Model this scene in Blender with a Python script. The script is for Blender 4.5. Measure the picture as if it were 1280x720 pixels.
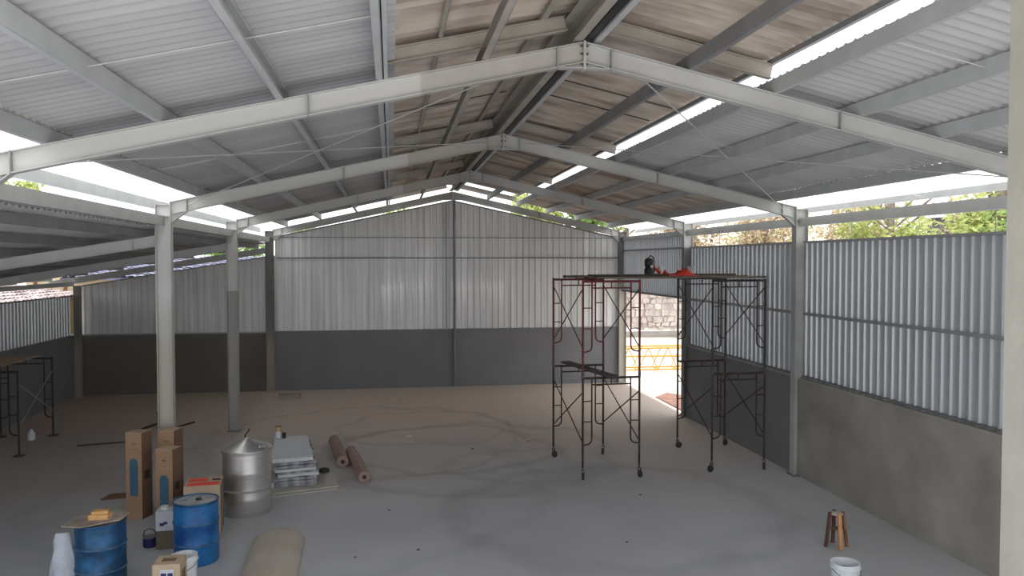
import bpy, math, random
from mathutils import Vector, Matrix
random.seed(7)
for o in list(bpy.data.objects): bpy.data.objects.remove(o)
scn = bpy.context.scene
COL = scn.collection
PI = math.pi
# ------------------------------------------------------------------ camera
cd = bpy.data.cameras.new('camera'); cam = bpy.data.objects.new('camera', cd); COL.objects.link(cam)
cd.sensor_fit = 'HORIZONTAL'; cd.sensor_width = 36.0; cd.lens = 36.0 * 1000 / 1280; cd.clip_end = 400
yaw, pit, rol = math.radians(8.6), math.radians(1.89), math.radians(-.07)
F = Vector((math.sin(yaw)*math.cos(pit), math.cos(yaw)*math.cos(pit), -math.sin(pit)))
R0 = Vector((math.cos(yaw), -math.sin(yaw), 0)); U0 = R0.cross(F)
R = R0*math.cos(rol) + U0*math.sin(rol); U = -R0*math.sin(rol) + U0*math.cos(rol)
m = Matrix((R, U, -F)).transposed().to_4x4(); m.translation = Vector((0, 0, 4)); cam.matrix_world = m
scn.camera = cam
# ------------------------------------------------------------------ sky, sun, exposure
w = bpy.data.worlds.new('sky'); scn.world = w; w.use_nodes = True
bg = w.node_tree.nodes['Background']; bg.inputs[0].default_value = (0.93, 0.965, 1.0, 1); bg.inputs[1].default_value = 1.0
sd = bpy.data.lights.new('sun', 'SUN'); sd.energy = 2.3; sd.angle = math.radians(1.5); sd.color = (1, .98, .94)
sun = bpy.data.objects.new('sun', sd); COL.objects.link(sun)
sun.rotation_euler = Vector((.13, -.1, 1)).to_track_quat('Z', 'Y').to_euler(); sun.location = (6, 0, 30)
scn.view_settings.view_transform = 'Standard'; scn.view_settings.look = 'None'
scn.view_settings.gamma = 1; scn.view_settings.use_curve_mapping = False
scn.view_settings.exposure = 1.15

# ------------------------------------------------------------------ materials
def s2l(c):
    return tuple(((v/255)/12.92 if v/255 <= .04045 else ((v/255+.055)/1.055)**2.4) for v in c)
def mat(name, c, rough=.7, metal=0., var=.12, scale=3., c2=None, bump=0., bscale=None, stretch=None, detail=5, pos=False, lo=.35, hi=.65):
    """procedural surface: colour c (sRGB 0..255) mottled towards c2 by noise, with optional bump"""
    M = bpy.data.materials.new(name); M.use_nodes = True; nt = M.node_tree; N = nt.nodes; L = nt.links
    b = N['Principled BSDF']; b.inputs['Roughness'].default_value = rough; b.inputs['Metallic'].default_value = metal
    a = s2l(c); d = s2l(c2) if c2 else tuple(v*(1-var*2) for v in a)
    if pos: src = N.new('ShaderNodeNewGeometry').outputs['Position']
    else: src = N.new('ShaderNodeTexCoord').outputs['Object']
    mp = N.new('ShaderNodeMapping'); L.new(src, mp.inputs[0])
    if stretch: mp.inputs['Scale'].default_value = stretch
    nz = N.new('ShaderNodeTexNoise'); nz.inputs['Scale'].default_value = scale; nz.inputs['Detail'].default_value = detail
    L.new(mp.outputs[0], nz.inputs['Vector'])
    cr = N.new('ShaderNodeValToRGB'); cr.color_ramp.elements[0].position = lo; cr.color_ramp.elements[1].position = hi
    cr.color_ramp.elements[0].color = (*d, 1); cr.color_ramp.elements[1].color = (*a, 1)
    L.new(nz.outputs['Fac'], cr.inputs[0]); L.new(cr.outputs[0], b.inputs['Base Color'])
    if bump:
        n2 = N.new('ShaderNodeTexNoise'); n2.inputs['Scale'].default_value = bscale or scale*6; n2.inputs['Detail'].default_value = 6
        L.new(mp.outputs[0], n2.inputs['Vector'])
        bp = N.new('ShaderNodeBump'); bp.inputs['Strength'].default_value = bump; bp.inputs['Distance'].default_value = .02
        L.new(n2.outputs['Fac'], bp.inputs['Height']); L.new(bp.outputs[0], b.inputs['Normal'])
    M['ramp'] = cr.name
    return M
def zone(M, axis, val, c, soft=.02):
    """a second colour where the coordinate on axis is below val, blended over soft"""
    nt = M.node_tree; N = nt.nodes; L = nt.links; b = N['Principled BSDF']; cr = N[M['ramp']]
    g = N.new('ShaderNodeNewGeometry'); sp = N.new('ShaderNodeSeparateXYZ'); L.new(g.outputs['Position'], sp.inputs[0])
    mr = N.new('ShaderNodeMapRange'); mr.inputs['From Min'].default_value = val-soft; mr.inputs['From Max'].default_value = val+soft
    L.new(sp.outputs[axis], mr.inputs['Value'])
    mx = N.new('ShaderNodeMixRGB'); L.new(mr.outputs[0], mx.inputs[0])
    mx.inputs[1].default_value = (*s2l(c), 1)
    old = b.inputs['Base Color'].links[0].from_socket
    L.new(old, mx.inputs[2]); L.new(mx.outputs[0], b.inputs['Base Color'])
    return M

M = {}
M['steel'] = mat('painted light grey steel', (186, 187, 187), .55, 0, .06, 2)
M['steel_r'] = zone(mat('rafter paint', (178, 176, 172), .55, 0, .05, 2, pos=True), 0, .3, (194, 195, 194))
_n = M['steel_r'].node_tree.nodes
M['purlin'] = mat('grey painted purlin', (192, 195, 198), .5, 0, .06, 3)
M['purlin_d'] = mat('dark grey purlin', (138, 138, 140), .55, 0, .1, 3)
M['primer'] = mat('beige grey primer', (172, 166, 158), .6, 0, .1, 2.5)
M['col1'] = zone(mat('column paint light', (205, 206, 206), .55, 0, .05, 1.5), 2, 3.0, (176, 172, 163), .5)  # white lit top painted in, fading to the beige-grey lower column
M['col2'] = zone(mat('column paint grey', (196, 196, 196), .55, 0, .05, 1.5), 2, 3.32, (156, 154, 152), .01)  # tone turns darker below a sharp line
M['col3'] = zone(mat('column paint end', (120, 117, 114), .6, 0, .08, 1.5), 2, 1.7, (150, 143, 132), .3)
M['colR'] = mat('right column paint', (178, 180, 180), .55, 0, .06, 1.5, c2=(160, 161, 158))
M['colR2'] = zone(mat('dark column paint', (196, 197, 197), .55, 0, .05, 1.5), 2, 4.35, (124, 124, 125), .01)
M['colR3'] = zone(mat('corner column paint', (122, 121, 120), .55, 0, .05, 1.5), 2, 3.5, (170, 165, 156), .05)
M['roof_l'] = mat('grey underside sheet', (184, 185, 188), .75, 0, .1, .5, c2=(168, 169, 172), stretch=(.5, 2.5, 1), pos=True)
M['roof_b'] = mat('weathered brown sheet', (200, 189, 178), .8, 0, .2, 1.4, c2=(140, 126, 116), stretch=(.7, 2, 1), pos=True, lo=.3, hi=.62)
M['roof_r'] = mat('light grey underside sheet', (196, 198, 200), .7, 0, .08, .6, c2=(184, 186, 188), stretch=(.5, 2.5, 1), pos=True)
M['roof_rb'] = mat('stained sheet', (204, 198, 192), .75, 0, .2, 1.1, c2=(156, 138, 126), stretch=(.5, 1.5, 1), pos=True, lo=.35, hi=.6)
M['roof_d'] = mat('lean-to sheet', (196, 198, 200), .8, 0, .1, .6, pos=True)
M['siding'] = mat('galvanised siding', (226, 226, 228), .45, .25, .04, 1.2, c2=(192, 193, 195), stretch=(9, 9, .25), lo=.3, hi=.7)
M['siding_b'] = mat('galvanised siding dull', (198, 202, 207), .38, .45, .03, 1.2, stretch=(3, 3, .4))
M['tin'] = mat('girt steel', (120, 121, 122), .5, .2, .05, 4)
M['tin_l'] = mat('light girt steel', (156, 158, 160), .5, .2, .05, 4)
M['dado'] = mat('dark grey wall paint', (124, 124, 128), .85, 0, .05, .8, c2=(117, 117, 120), bump=.15, bscale=10)
M['dado_l'] = mat('dark brown grey wall paint', (112, 108, 103), .85, 0, .06, .8, bump=.15, bscale=10)
M['plaster'] = mat('raw cement plaster', (168, 164, 157), .9, 0, .1, 1.1, c2=(128, 124, 118), bump=.3, bscale=9, lo=.25, hi=.75)
M['post'] = mat('beige concrete post', (176, 173, 164), .85, 0, .06, 2, c2=(164, 161, 152), bump=.2, bscale=20)
M['rodm'] = mat('thin rod', (200, 200, 202), .5, .2, .05, 4)
M['darkrod'] = mat('dark rod', (90, 84, 80), .6, .2, .05, 4)
M['rust'] = mat('rusty scaffold steel', (84, 70, 64), .7, .3, .2, 14, c2=(48, 40, 38))
M['redp'] = zone(mat('dark red scaffold paint', (122, 44, 50), .55, .1, .12, 12, c2=(86, 36, 40)), 2, 2.0, (78, 64, 60), .05)
M['darkp'] = mat('dark scaffold paint', (66, 64, 66), .6, .2, .12, 12, c2=(44, 42, 44))
M['rubber'] = mat('caster rubber', (58, 56, 56), .8, 0, .1, 20)
M['plank'] = mat('weathered plank', (112, 98, 88), .85, 0, .2, 5, c2=(74, 64, 58), stretch=(.4, 5, 5))
M['plank2'] = mat('grey plank', (92, 86, 82), .85, 0, .2, 5, c2=(60, 55, 52), stretch=(.4, 5, 5))
M['blue'] = mat('blue drum paint', (40, 116, 176), .45, .1, .12, 3, c2=(10, 62, 124), bump=.05)
M['blue_d'] = mat('worn blue drum paint', (40, 102, 150), .5, .1, .2, 5, c2=(22, 58, 92), bump=.08, lo=.4, hi=.7)
M['drumtop'] = mat('scuffed drum lid', (170, 172, 172), .6, .1, .15, 7, c2=(120, 122, 122))
M['ring'] = mat('worn drum hoop', (92, 118, 140), .5, .2, .2, 12, c2=(38, 84, 130))
M['black'] = mat('black plastic', (34, 34, 36), .5, 0, .1, 10)
M['ply'] = mat('stained plywood', (172, 160, 150), .8, 0, .15, 6, c2=(138, 122, 112))
M['sponge'] = mat('yellow block', (214, 168, 112), .85, 0, .08, 10)
M['white'] = mat('white plastic', (214, 218, 222), .5, 0, .05, 5)
M['sack'] = mat('white woven sack', (200, 206, 218), .7, 0, .1, 5, bump=.5, bscale=16)
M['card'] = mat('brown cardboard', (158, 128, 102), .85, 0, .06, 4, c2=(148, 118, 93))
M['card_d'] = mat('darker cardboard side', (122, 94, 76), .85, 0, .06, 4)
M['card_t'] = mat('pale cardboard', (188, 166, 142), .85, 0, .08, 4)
M['winblue'] = mat('printed blue arch', (72, 108, 128), .6, 0, .1, 3, c2=(52, 88, 110), stretch=(1, 1, .6))
M['redprint'] = mat('orange red print', (226, 62, 40), .6, 0, .08, 9, c2=(232, 84, 60))
M['inkdark'] = mat('dark print', (60, 46, 42), .7, 0, .1, 9)
M['inkblue'] = mat('navy print', (32, 40, 92), .6, 0, .1, 9)
M['cartwhite'] = mat('white carton print', (196, 198, 208), .7, 0, .05, 9)
M['olive'] = mat('grey brown carton', (108, 98, 84), .8, 0, .08, 5)
M['steelb'] = mat('brushed stainless steel', (214, 213, 212), .34, .85, .06, 2, stretch=(.4, .4, 14), bump=.04, bscale=20)
M['pipe'] = mat('red brown roll', (158, 134, 128), .8, 0, .08, 5, c2=(140, 116, 110))
M['board'] = mat('grey beige board', (182, 178, 168), .85, 0, .06, 3)
M['panel'] = mat('pale grey panel', (212, 215, 220), .7, 0, .1, 3, c2=(192, 196, 202), stretch=(1, 6, 1))
M['panel_d'] = mat('worn panel edge', (186, 188, 194), .8, 0, .3, 9, c2=(110, 112, 122))
M['beige'] = mat('beige sheet roll', (184, 178, 166), .7, 0, .06, 1.5, c2=(172, 160, 146))
M['wood'] = mat('stool wood', (148, 92, 60), .7, 0, .2, 8, c2=(110, 72, 54))
M['wood_l'] = mat('light stool wood', (204, 148, 96), .7, 0, .12, 8)
M['wood_d'] = mat('dark stool wood', (96, 68, 60), .7, 0, .12, 8)
M['redcloth'] = mat('red net cloth', (232, 58, 30), .75, 0, .15, 12, c2=(214, 74, 50))
M['yellow'] = mat('yellow crane paint', (200, 144, 30), .5, 0, .1, 5)
M['stone'] = mat('rubble stone', (206, 196, 190), .95, 0, .2, 1.7, c2=(160, 150, 146), bump=.8, bscale=5)
M['stone2'] = mat('cement ledge', (150, 146, 142), .9, 0, .1, 3)
M['brick'] = mat('red brown rubble', (150, 112, 98), .9, 0, .2, 5, c2=(124, 92, 80))
M['leaf1'] = mat('yellow green leaves', (186, 194, 118), .7, 0, .2, 4, c2=(138, 150, 84))
M['leaf2'] = mat('dry pale leaves', (206, 190, 162), .8, 0, .2, 4, c2=(160, 142, 116))
M['leaf3'] = mat('green leaves', (134, 160, 84), .7, 0, .2, 4, c2=(90, 116, 58))
M['bark'] = mat('grey bark', (150, 138, 128), .9, 0, .2, 6, c2=(106, 94, 84))
M['tile'] = mat('weathered roof tile', (176, 160, 158), .85, 0, .2, 7, c2=(92, 80, 84), lo=.38, hi=.58)
M['tile_b'] = mat('blue grey roof tile', (128, 128, 148), .85, 0, .2, 6, c2=(84, 86, 104))
M['house'] = mat('cream house wall', (206, 190, 160), .9, 0, .08, 2)
M['terrain'] = mat('dry hillside', (190, 168, 150), .95, 0, .2, .8, c2=(140, 126, 92), bump=.4, bscale=3)
for k in ('winblue',): pass
# translucent eave sheet
T = bpy.data.materials.new('translucent sheet'); T.use_nodes = True; nt = T.node_tree
b = nt.nodes['Principled BSDF']; b.inputs['Base Color'].default_value = (.85, .84, .8, 1); b.inputs['Roughness'].default_value = .4
tr = nt.nodes.new('ShaderNodeBsdfTranslucent'); tr.inputs[0].default_value = (.93, .93, .9, 1)
mx = nt.nodes.new('ShaderNodeMixShader'); mx.inputs[0].default_value = .6
nt.links.new(b.outputs[0], mx.inputs[1]); nt.links.new(tr.outputs[0], mx.inputs[2]); nt.links.new(mx.outputs[0], nt.nodes['Material Output'].inputs[0])
M['trans'] = T
# leaves let light through
for k in ('leaf1', 'leaf2', 'leaf3'):
    nt = M[k].node_tree; tr = nt.nodes.new('ShaderNodeBsdfTranslucent'); mx = nt.nodes.new('ShaderNodeMixShader'); mx.inputs[0].default_value = .45
    b = nt.nodes['Principled BSDF']; nt.links.new(b.inputs['Base Color'].links[0].from_socket, tr.inputs[0])
    nt.links.new(b.outputs[0], mx.inputs[1]); nt.links.new(tr.outputs[0], mx.inputs[2]); nt.links.new(mx.outputs[0], nt.nodes['Material Output'].inputs[0])
# dusty floor with wheel tracks
FM = mat('dusty concrete floor', (182, 183, 187), .82, 0, .1, .35, c2=(168, 168, 171), bump=.12, bscale=12, pos=True, lo=.3, hi=.7)
nt = FM.node_tree; N = nt.nodes; L = nt.links; b = N['Principled BSDF']
g = N.new('ShaderNodeNewGeometry'); sp = N.new('ShaderNodeSeparateXYZ'); L.new(g.outputs['Position'], sp.inputs[0])
nzb = N.new('ShaderNodeTexNoise'); nzb.inputs['Scale'].default_value = .25; nzb.inputs['Detail'].default_value = 4; L.new(g.outputs['Position'], nzb.inputs['Vector'])
mad = N.new('ShaderNodeMath'); mad.operation = 'MULTIPLY_ADD'; mad.inputs[1].default_value = 9; L.new(nzb.outputs['Fac'], mad.inputs[0]); L.new(sp.outputs[1], mad.inputs[2])
mr = N.new('ShaderNodeMapRange'); mr.inputs['From Min'].default_value = 17.5; mr.inputs['From Max'].default_value = 25; L.new(mad.outputs[0], mr.inputs['Value'])
mxb = N.new('ShaderNodeMixRGB'); L.new(mr.outputs[0], mxb.inputs[0]); L.new(b.inputs['Base Color'].links[0].from_socket, mxb.inputs[1]); mxb.inputs[2].default_value = (*s2l((196, 180, 168)), 1)
cur = mxb.outputs[0]
nzd = N.new('ShaderNodeTexNoise'); nzd.inputs['Scale'].default_value = .8; nzd.inputs['Detail'].default_value = 5; L.new(g.outputs['Position'], nzd.inputs['Vector'])
for (cx, cy, rr, wd, st) in ((1.2, 17.2, 2.2, .16, .16), (1.6, 16.6, 3.0, .2, .14), (-.6, 18.5, 3.6, .14, .12), (3.6, 12.4, 2.6, .25, .12), (.8, 19.4, 2.0, .12, .12), (6.2, 9.0, 2.2, .3, .07), (2.4, 15.4, 1.3, .2, .1), (-1.5, 14.5, 4.2, .2, .07)):
    vs = N.new('ShaderNodeVectorMath'); vs.operation = 'SUBTRACT'; L.new(g.outputs['Position'], vs.inputs[0]); vs.inputs[1].default_value = (cx, cy, 0)
    ln = N.new('ShaderNodeVectorMath'); ln.operation = 'LENGTH'; L.new(vs.outputs[0], ln.inputs[0])
    ad = N.new('ShaderNodeMath'); ad.operation = 'MULTIPLY_ADD'; ad.inputs[1].default_value = 1.6; L.new(nzd.outputs['Fac'], ad.inputs[0]); L.new(ln.outputs['Value'], ad.inputs[2])
    sb = N.new('ShaderNodeMath'); sb.operation = 'SUBTRACT'; L.new(ad.outputs[0], sb.inputs[0]); sb.inputs[1].default_value = rr+.8
    ab = N.new('ShaderNodeMath'); ab.operation = 'ABSOLUTE'; L.new(sb.outputs[0], ab.inputs[0])
    m2 = N.new('ShaderNodeMapRange'); m2.interpolation_type = 'SMOOTHSTEP'; m2.inputs['From Min'].default_value = wd*1.6; m2.inputs['From Max'].default_value = 0; m2.inputs['To Max'].default_value = st*1.6
    L.new(ab.outputs[0], m2.inputs['Value'])
    mm = N.new('ShaderNodeMixRGB'); L.new(m2.outputs[0], mm.inputs[0]); L.new(cur, mm.inputs[1]); mm.inputs[2].default_value = (*s2l((112, 110, 110)), 1); cur = mm.outputs[0]
L.new(cur, b.inputs['Base Color']); M['floor'] = FM
M['ground'] = mat('bright dry ground', (206, 200, 190), .95, 0, .1, .5, c2=(184, 174, 162), pos=True)

# ------------------------------------------------------------------ mesh helpers
class MB:
    def __init__(s): s.v = []; s.f = []; s.smooth = []
    def add(s, vs, fs, sm=False):
        n = len(s.v); s.v += [tuple(v) for v in vs]; s.f += [tuple(i+n for i in f) for f in fs]; s.smooth += [sm]*len(fs); return s
    def box(s, x0, x1, y0, y1, z0, z1):
        return s.obox(((x0+x1)/2, (y0+y1)/2, (z0+z1)/2), (1, 0, 0), (0, 1, 0), (0, 0, 1), (x1-x0)/2, (y1-y0)/2, (z1-z0)/2)
    def obox(s, c, a, b, d, ha, hb, hd):
        c = Vector(c); a = Vector(a)*ha; b = Vector(b)*hb; d = Vector(d)*hd
        vs = [c+a*i+b*j+d*k for k in (-1, 1) for j in (-1, 1) for i in (-1, 1)]
        return s.add(vs, [(0, 2, 3, 1), (4, 5, 7, 6), (0, 1, 5, 4), (2, 6, 7, 3), (0, 4, 6, 2), (1, 3, 7, 5)])
    def bar(s, p, q, up, w, h):
        """rectangular bar p->q, w across, h along up"""
        p = Vector(p); q = Vector(q); d = (q-p); ln = d.length; d.normalize(); sd_ = d.cross(Vector(up)).normalized(); u = sd_.cross(d)
        return s.obox((p+q)/2, d, sd_, u, ln/2, w/2, h/2)
    def ibeam(s, p, q, up, h, bw, tf=.011, tw=.007):
        p = Vector(p); q = Vector(q); d = (q-p).normalized(); sd_ = d.cross(Vector(up)).normalized(); u = sd_.cross(d)
        s.bar(p, q, up, tw, h-2*tf)
        for k in (-1, 1): s.bar(p+u*k*(h/2-tf/2), q+u*k*(h/2-tf/2), up, bw, tf)
        return s
    def chan(s, p, q, up, h, bw, side, t=.006, lip=.015):
        """C channel: web centre line p->q, flanges to side (+1 right of direction)"""
        p = Vector(p); q = Vector(q); d = (q-p).normalized(); sd_ = d.cross(Vector(up)).normalized(); u = sd_.cross(d)
        s.bar(p, q, up, t, h)
        for k in (-1, 1):
            o = u*k*(h/2-t/2)+sd_*side*bw/2; s.bar(p+o, q+o, up, bw, t)
            o = u*k*(h/2-lip/2)+sd_*side*bw; s.bar(p+o, q+o, up, t, lip)
        return s
    def tube(s, pts, r, n=8, cap=True):
        pts = [Vector(p) for p in pts]; rings = []
        up = None
        for i, p in enumerate(pts):
            d = (pts[min(i+1, len(pts)-1)]-pts[max(i-1, 0)]).normalized()
            if up is None: up = Vector((0, 0, 1)) if abs(d.z) < .9 else Vector((1, 0, 0))
            a = d.cross(up).normalized(); up = a.cross(d)
            rings.append([p+(a*math.cos(t*2*PI/n)+up*math.sin(t*2*PI/n))*r for t in range(n)])
        vs = [v for rg in rings for v in rg]; fs = []
        for i in range(len(pts)-1):
            for t in range(n): fs.append((i*n+t, i*n+(t+1) % n, (i+1)*n+(t+1) % n, (i+1)*n+t))
        s.add(vs, fs, True)
        if cap:
            n0 = len(s.v)-len(vs); s.f += [tuple(n0+t for t in range(n))[::-1], tuple(n0+(len(pts)-1)*n+t for t in range(n))]; s.smooth += [False, False]
        return s
    def lathe(s, prof, c=(0, 0, 0), n=32, sx=1, sy=1):
        vs = []; fs = []
        for (r, z) in prof:
            for t in range(n): vs.append((c[0]+r*sx*math.cos(2*PI*t/n), c[1]+r*sy*math.sin(2*PI*t/n), c[2]+z))
        for i in range(len(prof)-1):
            for t in range(n): fs.append((i*n+t, i*n+(t+1) % n, (i+1)*n+(t+1) % n, (i+1)*n+t))
        s.add(vs, fs, True)
        n0 = len(s.v)-len(vs)
        if prof[0][0] > .001: s.f.append(tuple(n0+t for t in range(n))[::-1]); s.smooth.append(False)
        if prof[-1][0] > .001: s.f.append(tuple(n0+(len(prof)-1)*n+t for t in range(n))); s.smooth.append(False)
        return s
    def prism(s, poly, a0, a1, axis='y'):
        """extrude a polygon given in the plane normal to axis"""
        n = len(poly)
        def P(u, v, a): return {'y': (u, a, v), 'x': (a, u, v), 'z': (u, v, a)}[axis]
        vs = [P(u, v, a0) for u, v in poly]+[P(u, v, a1) for u, v in poly]
        fs = [tuple(range(n))[::-1], tuple(range(n, 2*n))]+[(i, (i+1) % n, n+(i+1) % n, n+i) for i in range(n)]
        return s.add(vs, fs)
def build(name, mb, material, parent=None, rel=True):
    off = parent_loc(parent) if (parent and rel) else Vector((0, 0, 0))
    me = bpy.data.meshes.new(name)
    me.from_pydata([tuple(Vector(v)-off) for v in mb.v], [], mb.f)
    me.polygons.foreach_set('use_smooth', mb.smooth)
    me.materials.append(material); me.update()
    import bmesh
    bm = bmesh.new(); bm.from_mesh(me); bmesh.ops.recalc_face_normals(bm, faces=bm.faces); bm.to_mesh(me); bm.free()
    try: me.set_sharp_from_angle(angle=math.radians(50))
    except Exception: pass
    o = bpy.data.objects.new(name, me); COL.objects.link(o)
    if parent: o.parent = parent
    return o
def bsplit(name, mb, material, parent=None):
    """one object per loose piece"""
    par = list(range(len(mb.v)))
    def fd(i):
        while par[i] != i: par[i] = par[par[i]]; i = par[i]
        return i
    for f in mb.f:
        for i in f[1:]: par[fd(i)] = fd(f[0])
    gr = {}
    for f, sm in zip(mb.f, mb.smooth): gr.setdefault(fd(f[0]), []).append((f, sm))
    for k, fl_ in gr.items():
        ids = sorted({i for f, _ in fl_ for i in f}); mp = {i: j for j, i in enumerate(ids)}; q = MB()
        q.v = [mb.v[i] for i in ids]; q.f = [tuple(mp[i] for i in f) for f, _ in fl_]; q.smooth = [sm for _, sm in fl_]
        o = build(name, q, material, parent)
    return o
def parent_loc(p):
    l = Vector((0, 0, 0))
    while p: l += p.location; p = p.parent
    return l
def inst(name, src, parent, loc, rot=None):
    o = bpy.data.objects.new(name, src.data); COL.objects.link(o); o.parent = parent; o.location = loc
    if rot: o.rotation_euler = rot
    return o
def thing(name, label, cat, loc=(0, 0, 0), group=None):
    o = bpy.data.objects.new(name, None); COL.objects.link(o); o.location = loc; o.empty_display_size = .1
    o['label'] = label; o['category'] = cat
    if group: o['group'] = group
    return o
def tag(o, label, cat, group=None, kind=None):
    o['label'] = label; o['category'] = cat
    if group: o['group'] = group
    if kind: o['kind'] = kind
    return o
def struct(name, label, loc=(0, 0, 0), cat='building'):
    o = bpy.data.objects.new(name, None); COL.objects.link(o); o.location = loc; o['kind'] = 'structure'; o['label'] = label; o['category'] = cat; return o
def ms(mb, name, mat_, loc, label, cat, group=None):
    """one-mesh thing with its origin at loc"""
    mb.v = [tuple(Vector(v)-Vector(loc)) for v in mb.v]
    o = build(name, mb, mat_); o.location = loc; return tag(o, label, cat, group)
def dup(root, loc, rz=None, label=None, group=None):
    r = root.copy(); COL.objects.link(r); r.location = loc
    if rz is not None: r.rotation_euler = (0, 0, rz)
    if label: r['label'] = label
    if group: r['group'] = group
    for ch in list(root.children):
        c = ch.copy(); COL.objects.link(c); c.parent = r
        for g_ in list(ch.children):
            d = g_.copy(); COL.objects.link(d); d.parent = c
    return r

# ------------------------------------------------------------------ building numbers
XL, XR, XM = -3.57, 7.39, 1.95        # inner faces of the columns, ridge
YF = [25.45, 19.6, 13.9, 8.0]  # frames, gable first
SL = .2225; ZR = 6.22                 # slope and ridge height (rafter top)
Y0 = 3.3                              # the roof starts here; nearer bays left off to let daylight in
def zr(x, dz=0): return ZR+dz-SL*abs(x-XM)
LX = -9.2; LSL = .163                 # lean-to
def zl(x, dz=0): return 4.47+dz+LSL*(x-XL+.03)
GY = 25.55                            # gable wall inner face

# ------------------------------------------------------------------ floor and ground
fl = MB().box(LX-.25, 7.72, -2, GY+.2, -.25, 0)
o = build('floor', fl, M['floor']); o['kind'] = 'structure'; tag(o, 'dusty grey concrete floor with dark curved wheel tracks', 'floor')
def hz(x, y):
    def ss(t): t = max(0, min(1, t)); return t*t*(3-2*t)
    h = ss((x-12)/13)*5.0
    if x > 4.5: h = max(h, 3.3*ss((y-32.2)/.8)+ss((y-33)/20)*3)
    if y > 40: h = max(h, ss((y-40)/25)*4)
    h += .25*math.sin(x*.7+y*.31)*math.sin(y*.53)*ss((h-.4)/2)
    return h-.06
gm = MB(); nx, ny = 90, 90; x0, x1, y0, y1 = -55, 75, -45, 95
gx = [x0+(x1-x0)*i/nx for i in range(nx+1)]; gy = [y0+(y1-y0)*i/ny for i in range(ny+1)]
gm.add([(x, y, hz(x, y)) for y in gy for x in gx], [(j*(nx+1)+i, j*(nx+1)+i+1, (j+1)*(nx+1)+i+1, (j+1)*(nx+1)+i) for j in range(ny) for i in range(nx) if not (gx[i] > LX-1.5 and gx[i+1] < 7.9 and gy[j] > -2 and gy[j+1] < 25)], True)
o = build('ground', gm, M['ground']); o['kind'] = 'structure'; tag(o, 'pale dry ground around the building rising to a slope on the right', 'ground')

# ------------------------------------------------------------------ walls
RP = .19
def rib_profile(w):
    """points (along, out) of a ribbed sheet of width w"""
    n = max(1, round(w/RP)); p = w/n; pts = [(0, 0)]
    for i in range(n):
        c = (i+.5)*p
        pts += [(c-.027, 0), (c-.015, .032), (c+.015, .032), (c+.027, 0)]
    pts.append((w, 0)); return pts
def siding(parent, a0, a1, zb, ztop, plane, mapf, mtl, width=.76, name='siding_panel'):
    """ribbed panels side by side from a0 to a1; ztop(a) gives the top"""
    n = max(1, round((a1-a0)/width)); w_ = (a1-a0)/n
    for i in range(n):
        s0 = a0+i*w_; prof = rib_profile(w_); mb = MB(); t = .004+.003*(i % 2)
        vs = []
        for (u, d) in prof: vs.append(mapf(s0+u, d+.003*(i % 2), zb))
        for (u, d) in prof: vs.append(mapf(s0+u, d+.003*(i % 2), ztop(s0+u)))
        k = len(prof)
        for (u, d) in prof: vs.append(mapf(s0+u, d-.004, zb))
        for (u, d) in prof: vs.append(mapf(s0+u, d-.004, ztop(s0+u)))
        fs = []
        for j in range(k-1):
            fs += [(j, j+1, k+j+1, k+j), (2*k+j, 3*k+j, 3*k+j+1, 2*k+j+1), (k+j, k+j+1, 3*k+j+1, 3*k+j), (j, 2*k+j, 2*k+j+1, j+1)]
        fs += [(0, k, 3*k, 2*k), (k-1, 3*k-1, 4*k-1, 2*k-1)]
        mb.add(vs, fs); build(name, mb, mtl, parent)
# right wall: in front of the near bay raw plaster, beyond dark paint
wr = struct('wall_right', 'right side wall, cement dado below ribbed metal siding', (7.6, 13, 0))
DX = 7.49
build('dado', MB().box(DX, DX+.16, Y0, YF[2]+.0, 0, 1.80), M['plaster'], wr)['label'] = 'raw cement plaster dado of the near bays'
build('dado', MB().box(DX, DX+.16, YF[2]+.0, YF[1]+.03, 0, 1.83), M['dado'], wr)['label'] = 'dark grey painted dado of the middle bay'
build('ledge', MB().box(DX-.02, DX+.17, Y0, YF[2]-.08, 1.80, 1.835), M['plaster'], wr)
build('ledge', MB().box(DX-.02, DX+.17, YF[2]+.09, YF[1]-.1, 1.83, 1.86), M['tin_l'], wr)
rmap = lambda a, d, z: (7.60-d, a, z)
siding(wr, Y0, YF[3]-.02, 1.83, lambda a: 4.33, 0, rmap, M['siding_b'])
siding(wr, YF[3]-.02, YF[2]-.02, 1.83, lambda a: 4.33, 0, rmap, M['siding_b'])
siding(wr, YF[2]+.02, YF[1]-.02, 1.86, lambda a: 4.34, 0, rmap, M['siding_b'])
siding(wr, YF[1]+.05, GY-.02, 3.06, lambda a: 4.72, 0, rmap, M['siding_b'])
for (a, b_) in ((Y0, YF[3]-.1), (YF[3]+.1, YF[2]-.1), (YF[2]+.1, YF[1]-.1)):
    build('girt', MB().chan((7.545, a, 3.03), (7.545, b_, 3.03), (0, 0, 1), .05, .03, 1), M['tin_l'], wr)
    build('girt', MB().box(7.52, 7.62, a, b_, 4.33, 4.37), M['tin_l'], wr)
    build('girt', MB().box(7.54, 7.6, a, b_, 1.862, 1.885), M['tin'], wr)
build('girt', MB().box(7.53, 7.6, YF[1]+.1, GY-.15, 4.33, 4.375), M['tin'], wr)
build('girt', MB().box(7.5, 7.62, YF[1]+.1, GY-.1, 3.02, 3.07), M['tin'], wr)['label'] = 'steel header over the side door'
build('girt', MB().box(7.5, 7.62, YF[1]+.1, GY-.1, 4.67, 4.8), M['tin_l'], wr)
for zz, yy in ((4.6, 12.3), (4.6, 9.1), (4.6, 15.8), (4.6, 17.7)):
    build('hanger_rod', MB().tube([(7.56, yy, 4.36), (7.56, yy, 4.68)], .006, 6), M['tin_l'], wr)
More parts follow.
